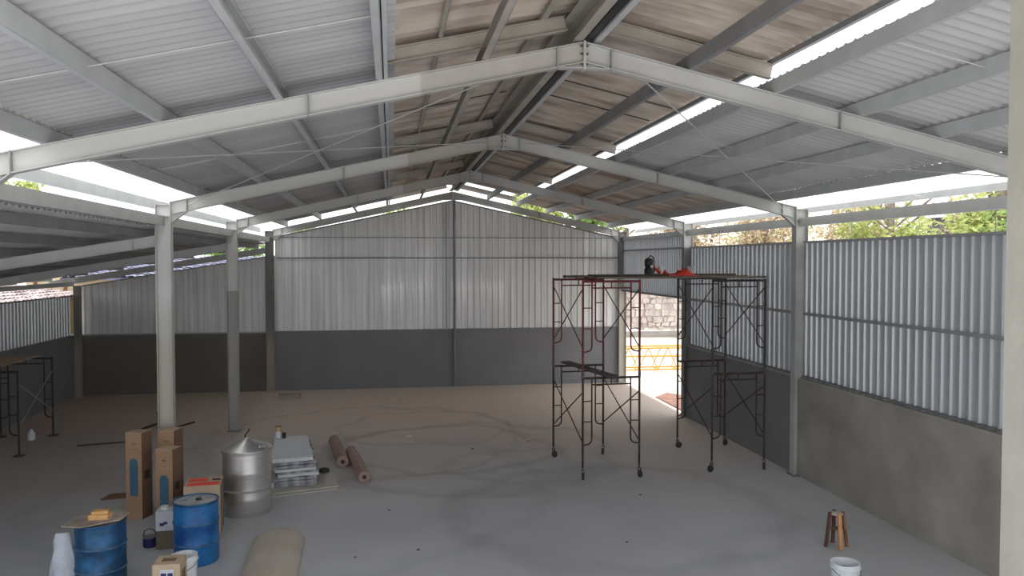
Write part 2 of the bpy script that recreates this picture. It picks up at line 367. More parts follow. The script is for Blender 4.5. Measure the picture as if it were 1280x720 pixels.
# gable wall (far end)
wb = struct('wall_back', 'far gable wall, dark dado below bright ribbed siding', (XM, GY, 0))
build('dado', MB().box(XL-.02, 7.66, GY, GY+.16, 0, 1.85), M['dado'], wb)['label'] = 'dark grey painted dado under the gable'
build('dado', MB().box(LX-.1, XL-.02, GY, GY+.16, 0, 1.82), M['dado_l'], wb)['label'] = 'brownish dark grey dado of the lean-to end'
bmap = lambda a, d, z: (a, GY+.06-d, z)
siding(wb, XL+.02, XM, 1.83, lambda a: 5.94-SL*.96*(XM-a), 0, bmap, M['siding'])
siding(wb, XM, 7.56, 1.83, lambda a: 5.94-SL*.96*(a-XM), 0, bmap, M['siding'])
siding(wb, LX, XL+.02, 1.82, lambda a: 3.28+.163*(a-LX), 0, bmap, M['siding'])
build('girt', MB().box(XL+.05, 7.45, GY-.02, GY+.03, 4.10, 4.14), M['tin'], wb)
build('girt', MB().box(XL+.05, 7.45, GY+.0, GY+.03, 4.755, 4.775), M['tin'], wb)
build('ledge', MB().box(LX, XL-.25, GY-.02, GY+.1, 1.80, 1.84), M['tin_l'], wb)
for s_, e_ in ((XL+.05, XM), (XM, 7.5)):
    f_ = lambda x: 5.94-SL*.96*abs(XM-x)
    build('top_trim', MB().bar((s_, GY+.02, f_(s_)), (e_, GY+.02, f_(e_)), (0, 0, 1), .07, .04), M['tin'], wb)
build('top_trim', MB().bar((LX, GY+.02, 3.28), (XL-.25, GY+.02, 3.28+.163*(XL-.25-LX)), (0, 0, 1), .06, .03), M['tin'], wb)
build('gable_post', MB().tube([(XM+.05, GY-.06, 0), (XM+.05, GY-.06, 6.0)], .04, 12), M['tin'], wb)
build('gable_post', MB().box(XM-.22, XM-.18, GY-.01, GY+.04, 1.84, 5.86), M['tin_l'], wb)
# left wall
wl = struct('wall_left', 'low outer wall of the lean-to, dark dado below bluish siding', (LX, 12, 0))
build('dado', MB().box(LX-.2, LX-.05, Y0, GY+.16, 0, 1.85), M['dado'], wl)
siding(wl, 9, GY-.4, 1.85, lambda a: 3.0, 0, lambda a, d, z: (LX-.12+d, a, z), M['siding_b'])
build('girt', MB().box(LX-.14, LX-.06, 9, GY-.4, 2.99, 3.02), M['tin'], wl)
build('eave_beam', MB().box(LX-.12, LX-.04, Y0, GY-.3, 3.29, 3.41), M['purlin'], wl)
# ------------------------------------------------------------------ corrugated roof, purlins and rods
ce = struct('ceiling', 'underside of the corrugated gable roof on steel purlins', (XM, 12, 5))
PT = .15
_cache = {}
def sheet_mesh(key, xa, xb, zf, W, thick):
    if key in _cache: return _cache[key]
    n = round(W/PT); seg = 6; ys = [W*i/(n*seg) for i in range(n*seg+1)]
    am = .026 if key[0] == 'C' else .022; mb = MB(); k = len(ys); xs = [xa, xb]
    vs = []
    for x in xs:
        for y in ys: vs.append((x, y, zf(x)+am*math.cos(2*PI*y/PT)))
    fs = [(i, i+1, k+i+1, k+i) for i in range(k-1)]
    if thick:
        for x in xs:
            for y in ys: vs.append((x, y, zf(x)+am*math.cos(2*PI*y/PT)+.007))
        fs += [(2*k+i, 3*k+i, 3*k+i+1, 2*k+i+1) for i in range(k-1)]
        fs += [(i, 2*k+i, 2*k+i+1, i+1) for i in range(k-1)]+[(k+i, k+i+1, 3*k+i+1, 3*k+i) for i in range(k-1)]
        fs += [(0, k, 3*k, 2*k), (k-1, 3*k-1, 4*k-1, 2*k-1)]
    mb.add(vs, fs, True)
    me = bpy.data.meshes.new('roof_sheet'); me.from_pydata(mb.v, [], mb.f); me.polygons.foreach_set('use_smooth', mb.smooth)
    me.set_sharp_from_angle(angle=math.radians(50)); _cache[key] = me; return me
def strip(parent, key, xa, xb, zf, mfun, ya, yb, W=1.05, thick=True, name='roof_sheet', label=None, jit=0.):
    y = ya; i = 0; pl = parent.location
    while y < yb-.2:
        mt = mfun(y); me = sheet_mesh(key+mt.name, xa, xb, zf, W+PT, thick)
        if not me.materials: me.materials.append(mt)
        o = bpy.data.objects.new(name, me); COL.objects.link(o); o.parent = parent
        o.location = (-pl.x+random.uniform(-jit, jit), y-pl.y, -pl.z+.006*(i % 2)+.003)
        if label: o['label'] = label
        y += W; i += 1
roofz = lambda dz: (lambda x: zr(x, dz))
YE = 24.75
strip(ce, 'L', -3.22, .05, roofz(.18), lambda y: M['roof_l'], Y0, YE, 1.05)
strip(ce, 'LT', -4.25, -3.12, roofz(.172), lambda y: M['trans'], Y0, YE+.2, 1.05, False, label='translucent white roof sheet at the left eave')
strip(ce, 'CL', -.14, XM+.02, roofz(.385), lambda y: M['roof_b'], Y0+.2, 24.9, .9, jit=.02)
strip(ce, 'CR', XM-.02, 4.05, roofz(.39), lambda y: M['roof_b'], Y0+.2, 24.9, .9, jit=.02)
strip(ce, 'R', 4.055, 7.05, roofz(.18), lambda y: M['roof_r'] if y < 14.6 else M['roof_rb'], Y0, 24.9, 1.05, jit=.012)
strip(ce, 'RT', 6.97, 8.2, roofz(.172), lambda y: M['trans'], Y0, 24.9, 1.05, False, label='translucent white roof sheet at the right eave')
UP = (0, 0, 1)
def purlin(x, side, mt, y0=Y0, y1=25.5, dz=.0, h=.15, bw=.06, par=ce, zf=zr):
    """web on the ridge side, flanges down the slope"""
    s_ = -1 if x < XM else 1
    return build('purlin', MB().chan((x, y0, zf(x, dz+h/2)), (x, y1, zf(x, dz+h/2)), (s_*-0.0, 0, 1), h, bw, s_*side), mt, par)
for x, mt, sd_ in ((-3.95, 'purlin', 1), (-3.13, 'purlin', 1), (-2.12, 'purlin', 1), (-1.07, 'purlin', -1), (-.07, 'purlin', 1), (.97, 'primer', 1),
                   (3.05, 'purlin_d', 1), (3.99, 'purlin', 1), (4.96, 'purlin', 1), (5.92, 'purlin', 1), (6.98, 'purlin', 1),):
    purlin(x, sd_, M[mt], y1=(25.5 if mt != 'x' else 24))
purlin(7.95, 1, M['purlin'], dz=.05, h=.1)
build('purlin', MB().box(-.055, -.02, Y0, 25.5, zr(-.04)+.0, zr(-.04)+.3), M['purlin'], ce)['label'] = 'edge purlin carrying the raised middle roof'
build('ridge_beam', MB().chan((1.93, Y0, 6.33), (1.93, 25.5, 6.33), UP, .2, .09, -1).box(1.75, 1.93, Y0, 25.5, 6.425, 6.435), M['primer'], ce)['label'] = 'beige ridge channel'
build('ridge_beam', MB().chan((2.06, Y0, 6.33), (2.06, 25.5, 6.33), UP, .2, .06, 1), M['purlin'], ce)['label'] = 'grey ridge channel'
build('ridge_beam', MB().box(1.96, 2.045, Y0, 25.3, 6.245, 6.43), M['black'], ce)['label'] = 'black strip painted as the shade in the gap between the ridge channels'  # black box puts the shade of the open ridge gap into colour
build('roof_batten', MB().tube([(.5, Y0, zr(.5, .33)), (.5, 25.2, zr(.5, .33))], .026, 8), M['primer'], ce)
build('roof_batten', MB().box(1.5, 1.56, Y0, 25.2, zr(1.53, .3), zr(1.53, .36)), M['primer'], ce)
build('roof_batten', MB().box(3.36, 3.42, Y0, 25.2, zr(3.4, .29), zr(3.4, .35)), M['purlin_d'], ce)
build('roof_batten', MB().box(3.955, 4.005, Y0, 25.2, zr(4.0, .30), zr(4.0, .355)), M['purlin_d'], ce)['label'] = 'dark edge bar along the open roof slot'
for yf in YF:
    for (xa, xb) in ((-.05, 1.76), (2.12, 3.98)):
        build('stub_rafter', MB().ibeam((xa, yf, zr(xa, .225)), (xb, yf, zr(xb, .225)), UP, .15, .08), M['primer'], ce)
# sag rods through the purlins at mid bay
for ym in (11.0, 6.1, 16.8, 22.4):
    for (xa, xb) in ((-3.13, -.07), (4.0, 7.93)):
        build('sag_rod', MB().tube([(xa, ym, zr(xa, .07)), (xb, ym, zr(xb, .07))], .006, 6), M['rodm'], ce)
for (xa, xb) in ((2.2, 3.9), (-.05, 1.7)):
    for ym in (10.8, 11.8, 16.4, 17.4):
        build('lap_joint', MB().bar((xa, ym, zr(xa, .352)), (xb, ym, zr(xb, .352)), UP, .02, .012), M['darkrod'], ce)
# lean-to roof
cl = struct('ceiling', 'dark underside of the lower lean-to roof on the left', (-6.5, 12, 4))
strip(cl, 'D', -10.4, -3.84, lambda x: zl(x, .15), lambda y: M['roof_d'], Y0, 25.3, 1.2)
build('flashing', MB().box(-3.92, -3.70, Y0, 24.5, 4.602, 4.607), M['purlin'], cl)  # added strip, blocks the light leaking between roof sheets and eave beam
for x in (-3.99, -4.9, -5.9, -6.9, -7.9, -8.9, -9.9):
    build('purlin', MB().chan((x, Y0, zl(x, .06)), (x, 25.4, zl(x, .06)), UP, .12, .05, -1), M['purlin_d' if x > -9 else 'purlin'], cl)
# ------------------------------------------------------------------ portal frames
names = ['grey steel portal frame against the far gable wall', 'grey steel portal frame one bay before the gable, left column dark below', 'light steel portal frame of the middle, left column beside the tall cartons', 'largest light steel portal frame, its rafters crossing the top of the picture']
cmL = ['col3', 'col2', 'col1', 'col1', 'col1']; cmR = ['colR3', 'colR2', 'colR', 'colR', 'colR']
for k, yf in enumerate(YF):
    fr = thing('portal_frame', names[k], 'frame', (XM, yf, 0), 'portal frames of the hall')
    for side, xi, mt in ((-1, XL if k < 3 else XL-.12, cmL[k]), (1, XR, cmR[k])):
        xo = xi+side*.24; xc = (xi+xo)/2; zt = zr(xi, 0)
        c = MB(); bw = .17
        c.box(min(xi, xi+side*.011), max(xi, xi+side*.011), yf-bw/2, yf+bw/2, .02, zt)
        c.box(min(xo, xo-side*.011), max(xo, xo-side*.011), yf-bw/2, yf+bw/2, .02, zt-.05)
        c.box(min(xi, xo), max(xi, xo), yf-.004, yf+.004, .02, zt-.05)
        for zz in (zt-.24, zt-.05): c.box(min(xi, xo), max(xi, xo), yf-bw/2+.01, yf+bw/2-.01, zz-.005, zz+.005)
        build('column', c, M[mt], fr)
        build('base_plate', MB().box(xc-.15, xc+.15, yf-.13, yf+.13, 0.001, .02), M['tin'] if k else M['tin_l'], fr)
        # rafter
        r_ = MB(); H = .205; sgn = -side
        pa = (xi, yf, zr(xi, -H/2)); pb = (XM, yf, zr(XM, -H/2)); r_.ibeam(pa, pb, UP, H, .1)
        rf = build('rafter', r_, M['steel_r'] if side < 0 else M['steel'], fr)
        # haunch at the column, plate at the splice, half of the ridge haunch
        hx = xi-side*.25; h = MB()
        h.prism([(xi, zr(xi, -H)), (hx, zr(hx, -H)), (xi, zr(xi, -H-.14))], yf-.005, yf+.005)
        h.bar((hx, yf, zr(hx, -H)), (xi, yf, zr(xi, -H-.15)), UP, .1, .01)
        build('haunch', h, M['steel'], fr)
        pl = MB()
        for px_ in (hx, -.78 if side < 0 else 4.75, XM+side*.28):
            pl.bar((px_, yf, zr(px_, -H-.005)), (px_, yf, zr(px_, .003)), (1, 0, 0), .11, .012)
        bsplit('splice_plate', pl, M['tin_l'], fr)
        h = MB(); rx = XM+side*.28
        h.prism([(XM, zr(XM, -H)), (rx, zr(rx, -H)), (XM, zr(XM, -H-.05))], yf-.005, yf+.005)
        h.bar((rx, yf, zr(rx, -H)), (XM, yf, zr(XM, -H-.055)), UP, .1, .01)
        build('ridge_haunch', h, M['steel'], fr)
    build('splice_plate', MB().box(XM-.012, XM+.012, yf-.055, yf+.055, ZR-.28, ZR+.01), M['steel'], fr)
    bb = MB()
    for zz in (ZR-.04, ZR-.12, ZR-.22):
        for dx in (-.028, .028): bb.tube([(XM+dx-.012, yf-.03, zz), (XM+dx+.012, yf-.03, zz)], .012, 6)
    build('bolts', bb, M['darkrod'], fr)['kind'] = 'stuff'
# eave struts between the columns
names2 = ['between gable and second frame', 'between second and third frame from the gable', 'between third and fourth frame from the gable', 'in the bay nearest the camera']
for k in range(4):
    ya, yb = (YF[k+1]+.01 if k < 3 else Y0), YF[k]-.01
    ms(MB().chan((XL-.1, ya, 4.675), (XL-.1, yb, 4.675), UP, .16, .06, -1), 'eave_strut', M['steel'], (XL-.1, ya, 4.6),
       'light grey eave beam on the left columns, ' + names2[k], 'beam', 'eave beams')
    if k > 0:
        ms(MB().chan((XR+.1, ya, 4.725), (XR+.1, yb, 4.725), UP, .16, .06, 1), 'eave_strut', M['steel'], (XR+.1, ya, 4.645),
           'light grey eave beam on the right columns, ' + names2[k], 'beam', 'eave beams')
# cross bracing rods in the bay behind the nearest frame
for (p, q, lb) in (((XL+.3, 13.75, zr(XL+.3, -.12)), (XM-.75, 8.15, zr(XM-.75, -.12)), 'thin brace rod from a left column up to the nearest ridge'),
                   ((XL+.1, 8.15, zr(XL+.1, -.1)), (XM-.3, 13.75, zr(XM-.3, -.1)), 'thin brace rod crossing under the left roof slope'),
                   ((XR-.3, 13.75, zr(XR-.3, -.12)), (XM+.6, 8.15, zr(XM+.6, -.12)), 'thin brace rod from a right column up to the nearest ridge'),
                   ((XR-.1, 8.15, zr(XR-.1, -.1)), (XM+.3, 13.75, zr(XM+.3, -.1)), 'thin brace rod crossing under the right roof slope')):
    ms(MB().tube([p, q], .008, 6), 'brace_rod', M['rodm'], p, lb, 'rod', 'roof brace rods')
# lean-to rafters
for k, yf in enumerate(YF):
    fr = thing('lean_to_frame', ['grey lean-to rafter and corner column along the far wall', 'grey lean-to rafter in the far half of the left aisle', 'grey lean-to rafter nearest in view left of the front column', 'grey lean-to rafter left of the nearest frame', 'grey lean-to rafter beside the camera'][k], 'frame', (XL-.25, yf, 0), 'lean-to frames')
    xa, xb = XL-(.25 if k < 3 else .37), LX-.8
    build('rafter', MB().ibeam((xa, yf, zl(xa, -.09)), (xb, yf, zl(xb, -.09)), UP, .18, .09), M['purlin'], fr)
    build('splice_plate', MB().bar((xa-.35, yf, zl(xa-.35, -.18)), (xa-.35, yf, zl(xa-.35, .0)), (1, 0, 0), .09, .012), M['purlin'], fr)
    if k == 0:
        build('column', MB().box(LX-.04, LX+.12, yf-.3, yf-.1, 0.0, 3.3), M['col3'], fr)
    else:
        build('column', MB().box(LX-.04, LX+.08, yf-.06, yf+.06, 0, 3.5), M['dado'], fr)
# plain post close to the camera, right
ms(MB().prism([(3.553, 0.), (3.9, 0.), (3.9, 5.58), (3.56, 5.58)], 3.95, 4.2), 'concrete_post', M['post'], (3.7, 4.07, 0), 'plain beige post at the right edge, close to the camera', 'post')

# ------------------------------------------------------------------ scaffolding
def arc(cx, cz, r, a0, a1, y, n=5):
    return [(cx+r*math.cos(a0+(a1-a0)*i/n), y, cz+r*math.sin(a0+(a1-a0)*i/n)) for i in range(n+1)]
def frame_parts(par, p, q, zb, zt, mt, thin=None):
    """walk-through frame between leg feet p and q (x, y); returns part"""
    p = Vector((p[0], p[1], 0)); q = Vector((q[0], q[1], 0)); d = (q-p); wd = d.length; d.normalize()
    def T(u, z): v = p+d*u; return (v.x, v.y, z)
    mb = MB()
    for u in (0, wd): mb.tube([T(u, zb), T(u, zt)], .0215, 8)
    mb.tube([T(0, zt-.035), T(wd, zt-.035)], .0215, 8)
    mb.tube([T(.17, zt-.155), T(wd-.17, zt-.155)], .014, 6)
    mb.tube([T(wd/2, zt-.155), T(wd/2, zt-.035)], .012, 6)
    fb = zb+.42
    for u0, sg in ((0, 1), (wd, -1)):
        ui = u0+sg*.17; pts = [T(ui, zt-.05), T(ui, fb+.1)]+[T(ui-sg*.1*(1-math.cos(a)), fb+.1-.1*math.sin(a)) for a in (PI/6, PI/3, PI/2)]+[T(u0, fb-.01)]
        mb.tube(pts, .015, 6)
        for zz in (fb+.42, fb+.80): mb.tube([T(u0, zz), T(ui, zz)], .011, 6)
    return build('frame', mb, mt, par)
def caster(par, x, y, ang, sub):
    mb = MB(); s_, c_ = math.sin(ang), math.cos(ang)
    mb.tube([(x, y, .17), (x, y, .26)], .016, 8)
    ox, oy = c_*.035, s_*.035
    for k in (-1, 1): mb.bar((x-s_*.025*k, y+c_*.025*k, .17), (x+ox-s_*.025*k, y+oy+c_*.025*k, .07), (c_, s_, .2), .006, .035)
    mb.box(x-.03, x+.03, y-.03, y+.03, .165, .175)
    c = build('caster', mb, M['darkrod'], par)
    wmb = MB().tube([(x+ox-s_*-.018, y+oy+c_*-.018, .068), (x+ox-s_*.018, y+oy+c_*.018, .068)], .068, 16)
    build('wheel', wmb, M['rubber'], c)
def brace(par, p, q, za, zb_, mt):
    for a, b_ in ((za, zb_), (zb_, za)):
        build('cross_brace', MB().tube([(p[0], p[1]+.02, a), (q[0], q[1]-.02, b_)], .012, 6), mt, par)
def tower(name, label, f0, f1, r0, r1, mt, mb_, angs):
    t = thing(name, label, 'scaffold', ((f0[0]+r1[0])/2, (f0[1]+r1[1])/2, 0), 'wheeled scaffold towers')
    for a, b_ in ((f0, f1), (r0, r1)):
        frame_parts(t, a, b_, .22, 1.9, mb_); frame_parts(t, a, b_, 1.93, 3.67, mt)
    for a, b_ in ((f0, r0), (f1, r1)):
        brace(t, a, b_, .68, 1.6, M['rust']); brace(t, a, b_, 2.42, 3.5, M['darkrod'])
    for p, a in zip((f0, f1, r0, r1), angs): caster(t, p[0], p[1], a, t)
    cp = MB()
    for p in (f0, f1, r0, r1): cp.tube([(p[0], p[1], 1.86), (p[0], p[1], 1.97)], .027, 8)
    bsplit('coupling_pin', cp, M['darkrod'], t)
    return t
tower('scaffold_tower', 'two-lift wheeled scaffold tower with dark red upper frames, left one', (3.455, 14.2), (4.54, 14.24), (3.265, 15.95), (4.33, 16.02), M['redp'], M['rust'], (4.6, 4.9, 5.2, 4.3))
tower('scaffold_tower', 'two-lift wheeled scaffold tower with dark grey frames beside the wall', (6.01, 14.36), (7.09, 14.42), (6.05, 16.32), (7.14, 16.38), M['darkp'], M['rust'], (3.6, 4.4, .2, .6))
pk = [(14.33, 3.72, 6.95, 3.683, .22, 'plank', 'front'), (14.62, 3.62, 7.15, 3.683, .24, 'plank2', 'second'), (14.95, 3.5, 6.9, 3.683, .25, 'plank', 'third'),
      (15.3, 3.35, 6.6, 3.683, .25, 'plank2', 'fourth'), (15.66, 3.6, 7.25, 3.683, .24, 'plank', 'fifth'), (16.0, 3.5, 7.0, 3.683, .24, 'plank2', 'rear')]
for y, xa, xb, z, wd, mt, nm in pk:
    ms(MB().box(xa, xb, y-wd/2, y+wd/2, z, z+.035), 'scaffold_plank', M[mt], (xa, y, z), 'long weathered plank bridging both scaffold towers, ' + nm + ' of the row', 'plank', 'planks on the scaffold')
for y, xa, xb, rz, nm in ((14.9, 3.75, 5.3, .0, 'dark plank lying on the left half of the scaffold deck'), (15.5, 5.2, 6.95, .02, 'dark plank lying on the right half of the scaffold deck')):
    o = ms(MB().box(xa, xb, y-.11, y+.11, 3.722, 3.752), 'scaffold_plank', M['plank2'], (xa, y, 3.722), nm, 'plank', 'planks on the scaffold'); o.rotation_euler = (0, 0, rz)
o = ms(MB().bar((3.56, 16.15, 1.925), (3.93, 13.85, 1.935), UP, .2, .035), 'scaffold_plank', M['plank2'], (3.56, 16.15, 1.925), 'short grey plank across the middle level of the red scaffold tower', 'plank')
# things on the scaffold deck
t = thing('hose_tool', 'black tool with hose loop standing upright on the scaffold deck', 'tool', (5.03, 15.2, 3.72))
mb = MB().lathe([(.055, 0), (.09, .02), (.095, .12), (.07, .16)], (5.03, 15.2, 3.72), 16)
build('body', mb, M['black'], t)
build('body', MB().lathe([(.05, .15), (.085, .19), (.09, .3), (.06, .34)], (5.03, 15.2, 3.72), 16), M['black'], t)
build('gauge', MB().tube([(5.06, 15.1, 3.9), (5.06, 15.12, 3.9)], .03, 12), M['white'], t)['label'] = 'pale round gauge'
build('hose', MB().tube([(5.0, 15.2, 4.05), (5.06, 15.2, 4.12), (5.12, 15.2, 4.08), (5.145, 15.2, 3.98), (5.14, 15.2, 3.8), (5.11, 15.2, 3.74)], .012, 6), M['black'], t)
mb = MB(); nn = 14; rnd = random.Random(3); vs = []; 
hts = {}
for i in range(nn+1):
    for j in range(7):
        u = i/nn; v = j/6; e = math.sin(PI*min(max(v, 0), 1)); prof = .05+.055*math.exp(-((u-.62)/.2)**2)+.02*math.sin(u*19)+.02*math.sin(u*41+v*9)+.03*math.sin(u*9+2)
        vs.append((5.28+u*.68, 14.85+v*.5, 3.724+max(.004, prof*e*rnd.uniform(.7, 1.15)*(1 if 0 < i < nn else .2))))
fs = [(i*7+j, i*7+j+1, (i+1)*7+j+1, (i+1)*7+j) for i in range(nn) for j in range(6)]
n0 = len(vs); vs += [(x, y, 3.72) for x, y, z in vs]; fs += [(n0+i*7+j, n0+(i+1)*7+j, n0+(i+1)*7+j+1, n0+i*7+j+1) for i in range(nn) for j in range(6)]
for j in range(6): fs += [(j, n0+j, n0+j+1, j+1), (nn*7+j, nn*7+j+1, n0+nn*7+j+1, n0+nn*7+j)]
for i in range(nn): fs += [(i*7, (i+1)*7, n0+(i+1)*7, n0+i*7), (i*7+6, n0+i*7+6, n0+(i+1)*7+6, (i+1)*7+6)]
ms(mb.add(vs, fs, True), 'cloth', M['redcloth'], (5.6, 15.1, 3.72), 'crumpled orange-red net lying on the scaffold deck', 'cloth')
ms(MB().lathe([(.05, 0), (.06, .14), (.045, .16), (.05, .19), (.03, .2)], (5.33, 15.4, 3.73), 16), 'white_can', M['white'], (5.33, 15.4, 3.73), 'white can standing behind the orange-red net', 'can')
o = ms(MB().tube([(5.12, 15.3, 3.93), (5.2, 15.3, 3.85), (5.3, 15.3, 3.76)], .03, 8), 'red_strap', M['redcloth'], (5.2, 15.3, 3.76), 'red strap leaning against the white can on the deck', 'strap')
ms(MB().lathe([(.06, 0), (.075, .13), (.08, .135), (.07, .14), (.06, .02)], (6.03, 15.55, 3.76), 16), 'bucket', M['white'], (6.03, 15.55, 3.76), 'small white pail on the scaffold deck beside the red net', 'bucket')

# low scaffold at the left edge
t = thing('scaffold', 'low dark scaffold on plate feet at the left edge', 'scaffold', (-8.2, 18.7, 0))
frame_parts(t, (-7.6, 17.7), (-8.7, 17.7), .02, 1.78, M['darkp']); frame_parts(t, (-7.72, 19.7), (-8.83, 19.7), .02, 1.83, M['darkp'])
brace(t, (-7.6, 17.7), (-7.72, 19.7), .6, 1.5, M['tin_l']); brace(t, (-8.7, 17.7), (-8.83, 19.7), .6, 1.5, M['darkp'])
for x, y in ((-7.6, 17.7), (-8.7, 17.7), (-7.72, 19.7), (-8.83, 19.7)): build('foot_plate', MB().box(x-.09, x+.09, y-.09, y+.09, 0.001, .02), M['darkrod'], t)
ms(MB().box(-8.75, -8.0, 17.9, 19.8, 1.832, 1.85), 'plywood_sheet', M['card_t'], (-8.4, 18.8, 1.832), 'pale plywood sheet lying on the low scaffold at left', 'board')

# ------------------------------------------------------------------ goods on the floor
def drum(x, y, h, mt, label):
    t = thing('oil_drum', label, 'drum', (x, y, 0), 'blue steel drums'); r = .285
    pr = [(r-.01, 0), (r, .01), (r, .28)]
    pr += [(r, h)]
    build('shell', MB().lathe([(r-.012, 0), (r, .012), (r, h*.333-.02), (r+.008, h*.333), (r, h*.333+.02), (r, h*.666-.02), (r+.008, h*.666), (r, h*.666+.02), (r, h-.03)], (x, y, 0), 40), M[mt], t)
    for k in (.333, .666): build('hoop', MB().lathe([(r+.001, h*k-.012), (r+.011, h*k-.006), (r+.011, h*k+.006), (r+.001, h*k+.012)], (x, y, 0), 40), M['ring'], t)
    build('rim', MB().lathe([(r, h-.035), (r+.008, h-.02), (r+.008, h), (r-.008, h), (r-.01, h-.02)], (x, y, 0), 40), M['blue_d'], t)
    build('lid', MB().lathe([(r-.008, h-.03), (r-.009, h-.015)], (x, y, 0), 40), M['drumtop'], t)
    build('bung', MB().lathe([(.04, h-.015), (.04, h+.008), (.02, h+.01)], (x+.03, y+.02, 0), 16), M['black'], t)
    return t
drum(-2.60, 11.12, .83, 'blue', 'bright blue drum with pale scuffed lid and black bung')
d1 = drum(-3.53, 10.32, .85, 'blue_d', 'worn blue drum with a plywood piece on top')
cx, cy = -3.53, 10.32
def rotpoly(pts, a, c): return [(c[0]+u*math.cos(a)-v*math.sin(a), c[1]+u*math.sin(a)+v*math.cos(a)) for u, v in pts]
ms(MB().prism(rotpoly([(-.36, -.22), (-.12, -.32), (.27, -.1), (.3, .2), (-.1, .3), (-.3, .12)], .05, (cx-.01, cy)), .861, .875, 'z'), 'plywood_piece', M['ply'], (cx, cy, .861), 'irregular stained plywood piece lying on the left blue drum', 'board')
t = thing('yellow_block', 'two yellowish foam blocks stacked on the plywood of the drum', 'block', (cx+.02, cy, .876))
t['label'] = 'yellowish notched block on the plywood of the left drum'
build('block_body', MB().prism(rotpoly([(-.12, -.07), (.1, -.09), (.13, .04), (-.09, .08)], .1, (cx, cy)), .876, .935, 'z'), M['sponge'], t)
build('block_top', MB().prism(rotpoly([(-.09, -.04), (.09, -.05), (.1, .05), (-.07, .07)], .2, (cx, cy)), .935, .97, 'z'), M['sponge'], t)
# white sack
mb = MB(); rings = [(0, .15, .12), (.12, .17, .13), (.3, .15, .11), (.45, .12, .09), (.58, .1, .05), (.68, .075, .02)]
vs = []; rnd = random.Random(5); n = 16
for (z, rx, ry) in rings:
    for a in range(n):
        th = 2*PI*a/n; k = 1+rnd.uniform(-.14, .1)+.08*math.sin(a*2.4+z*9); vs.append((-3.98+rx*k*math.cos(th)-z*.03, 10.42+ry*k*math.sin(th), z+.001))
fs = [(i*n+a, i*n+(a+1) % n, (i+1)*n+(a+1) % n, (i+1)*n+a) for i in range(len(rings)-1) for a in range(n)]+[tuple(range(n))[::-1], tuple(len(rings)*n-n+a for a in range(n))]
ms(mb.add(vs, fs, True), 'sack', M['sack'], (-3.98, 10.42, 0), 'crumpled white woven sack leaning beside the worn blue drum', 'sack')
# tall cartons with arch print
def carton(x, y, w_, d_, h, rz, label, za=(.3, .95), rot=0.):
    t = thing('tall_carton', label, 'carton', (x, y, 0), 'tall cartons'); 
    build('box_body', MB().box(x-w_/2, x+w_/2, y-d_/2, y+d_/2, 0, h), M['card'], t)
    aw = w_*.26; z0, z1 = za
    pts = [(x-aw, z0), (x+aw, z0)]+[(x+aw*math.cos(a), z1+aw*math.sin(a)) for a in [PI*i/10 for i in range(11)]]
    build('arch_print', MB().prism(pts, y-d_/2-.003, y-d_/2-.0005), M['winblue'], t)
    build('text_line', MB().box(x-w_*.28, x+w_*.28, y-d_/2-.002, y-d_/2-.0003, h-.262, h-.255), M['card_d'], t)
    build('text_line', MB().box(x-w_*.13, x+w_*.13, y-d_/2-.002, y-d_/2-.0003, h-.185, h-.16), M['card_d'], t)
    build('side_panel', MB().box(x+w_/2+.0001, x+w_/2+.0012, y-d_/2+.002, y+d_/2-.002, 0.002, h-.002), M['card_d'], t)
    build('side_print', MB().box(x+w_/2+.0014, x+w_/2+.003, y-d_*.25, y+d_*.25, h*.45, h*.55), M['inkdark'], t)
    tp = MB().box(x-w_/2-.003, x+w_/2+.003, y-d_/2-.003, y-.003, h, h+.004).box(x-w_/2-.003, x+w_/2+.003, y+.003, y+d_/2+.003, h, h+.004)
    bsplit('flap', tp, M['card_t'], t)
    t.rotation_euler = (0, 0, rot); return t
carton(-3.93, 13.2, .27, .27, 1.35, .16, 'tallest brown carton with blue arch print, leftmost of the three', (.36, .88), -.3)
carton(-3.52, 13.45, .27, .27, 1.32, .12, 'brown carton with blue arch print, behind the other two', (.36, .88), -.28)
carton(-3.40, 12.85, .28, .24, 1.15, .1, 'shorter brown carton with blue arch print in front of the rear one', (.1, .68), -.3)
# red printed carton
t = thing('printed_carton', 'open brown carton with orange-red print, behind the bright blue drum', 'carton', (-2.72, 12.35, 0))
build('box_body', MB().box(-3.02, -2.52, 12.1, 12.6, 0, .74), M['card_t'], t)
bsplit('red_print', MB().box(-2.98, -2.54, 12.12, 12.28, .742, .747).box(-2.98, -2.72, 12.36, 12.52, .742, .747), M['redprint'], t)['label'] = 'orange-red printed band'
build('dark_print', MB().box(-2.66, -2.54, 12.38, 12.46, .742, .747), M['inkdark'], t)
bsplit('strap', MB().box(-2.518, -2.512, 12.2, 12.24, 0.02, .72).box(-2.518, -2.512, 12.45, 12.49, 0.02, .72), M['inkdark'], t)
t.rotation_euler = (0, 0, .1)
ms(MB().prism(rotpoly([(-.11, -.09), (.1, -.09), (.1, .08), (-.1, .09)], .2, (-2.8, 12.82)), 0, .62, 'z'), 'carton', M['card_d'], (-2.8, 12.82, 0), 'plain dark carton between the tank and the red-printed carton', 'carton')
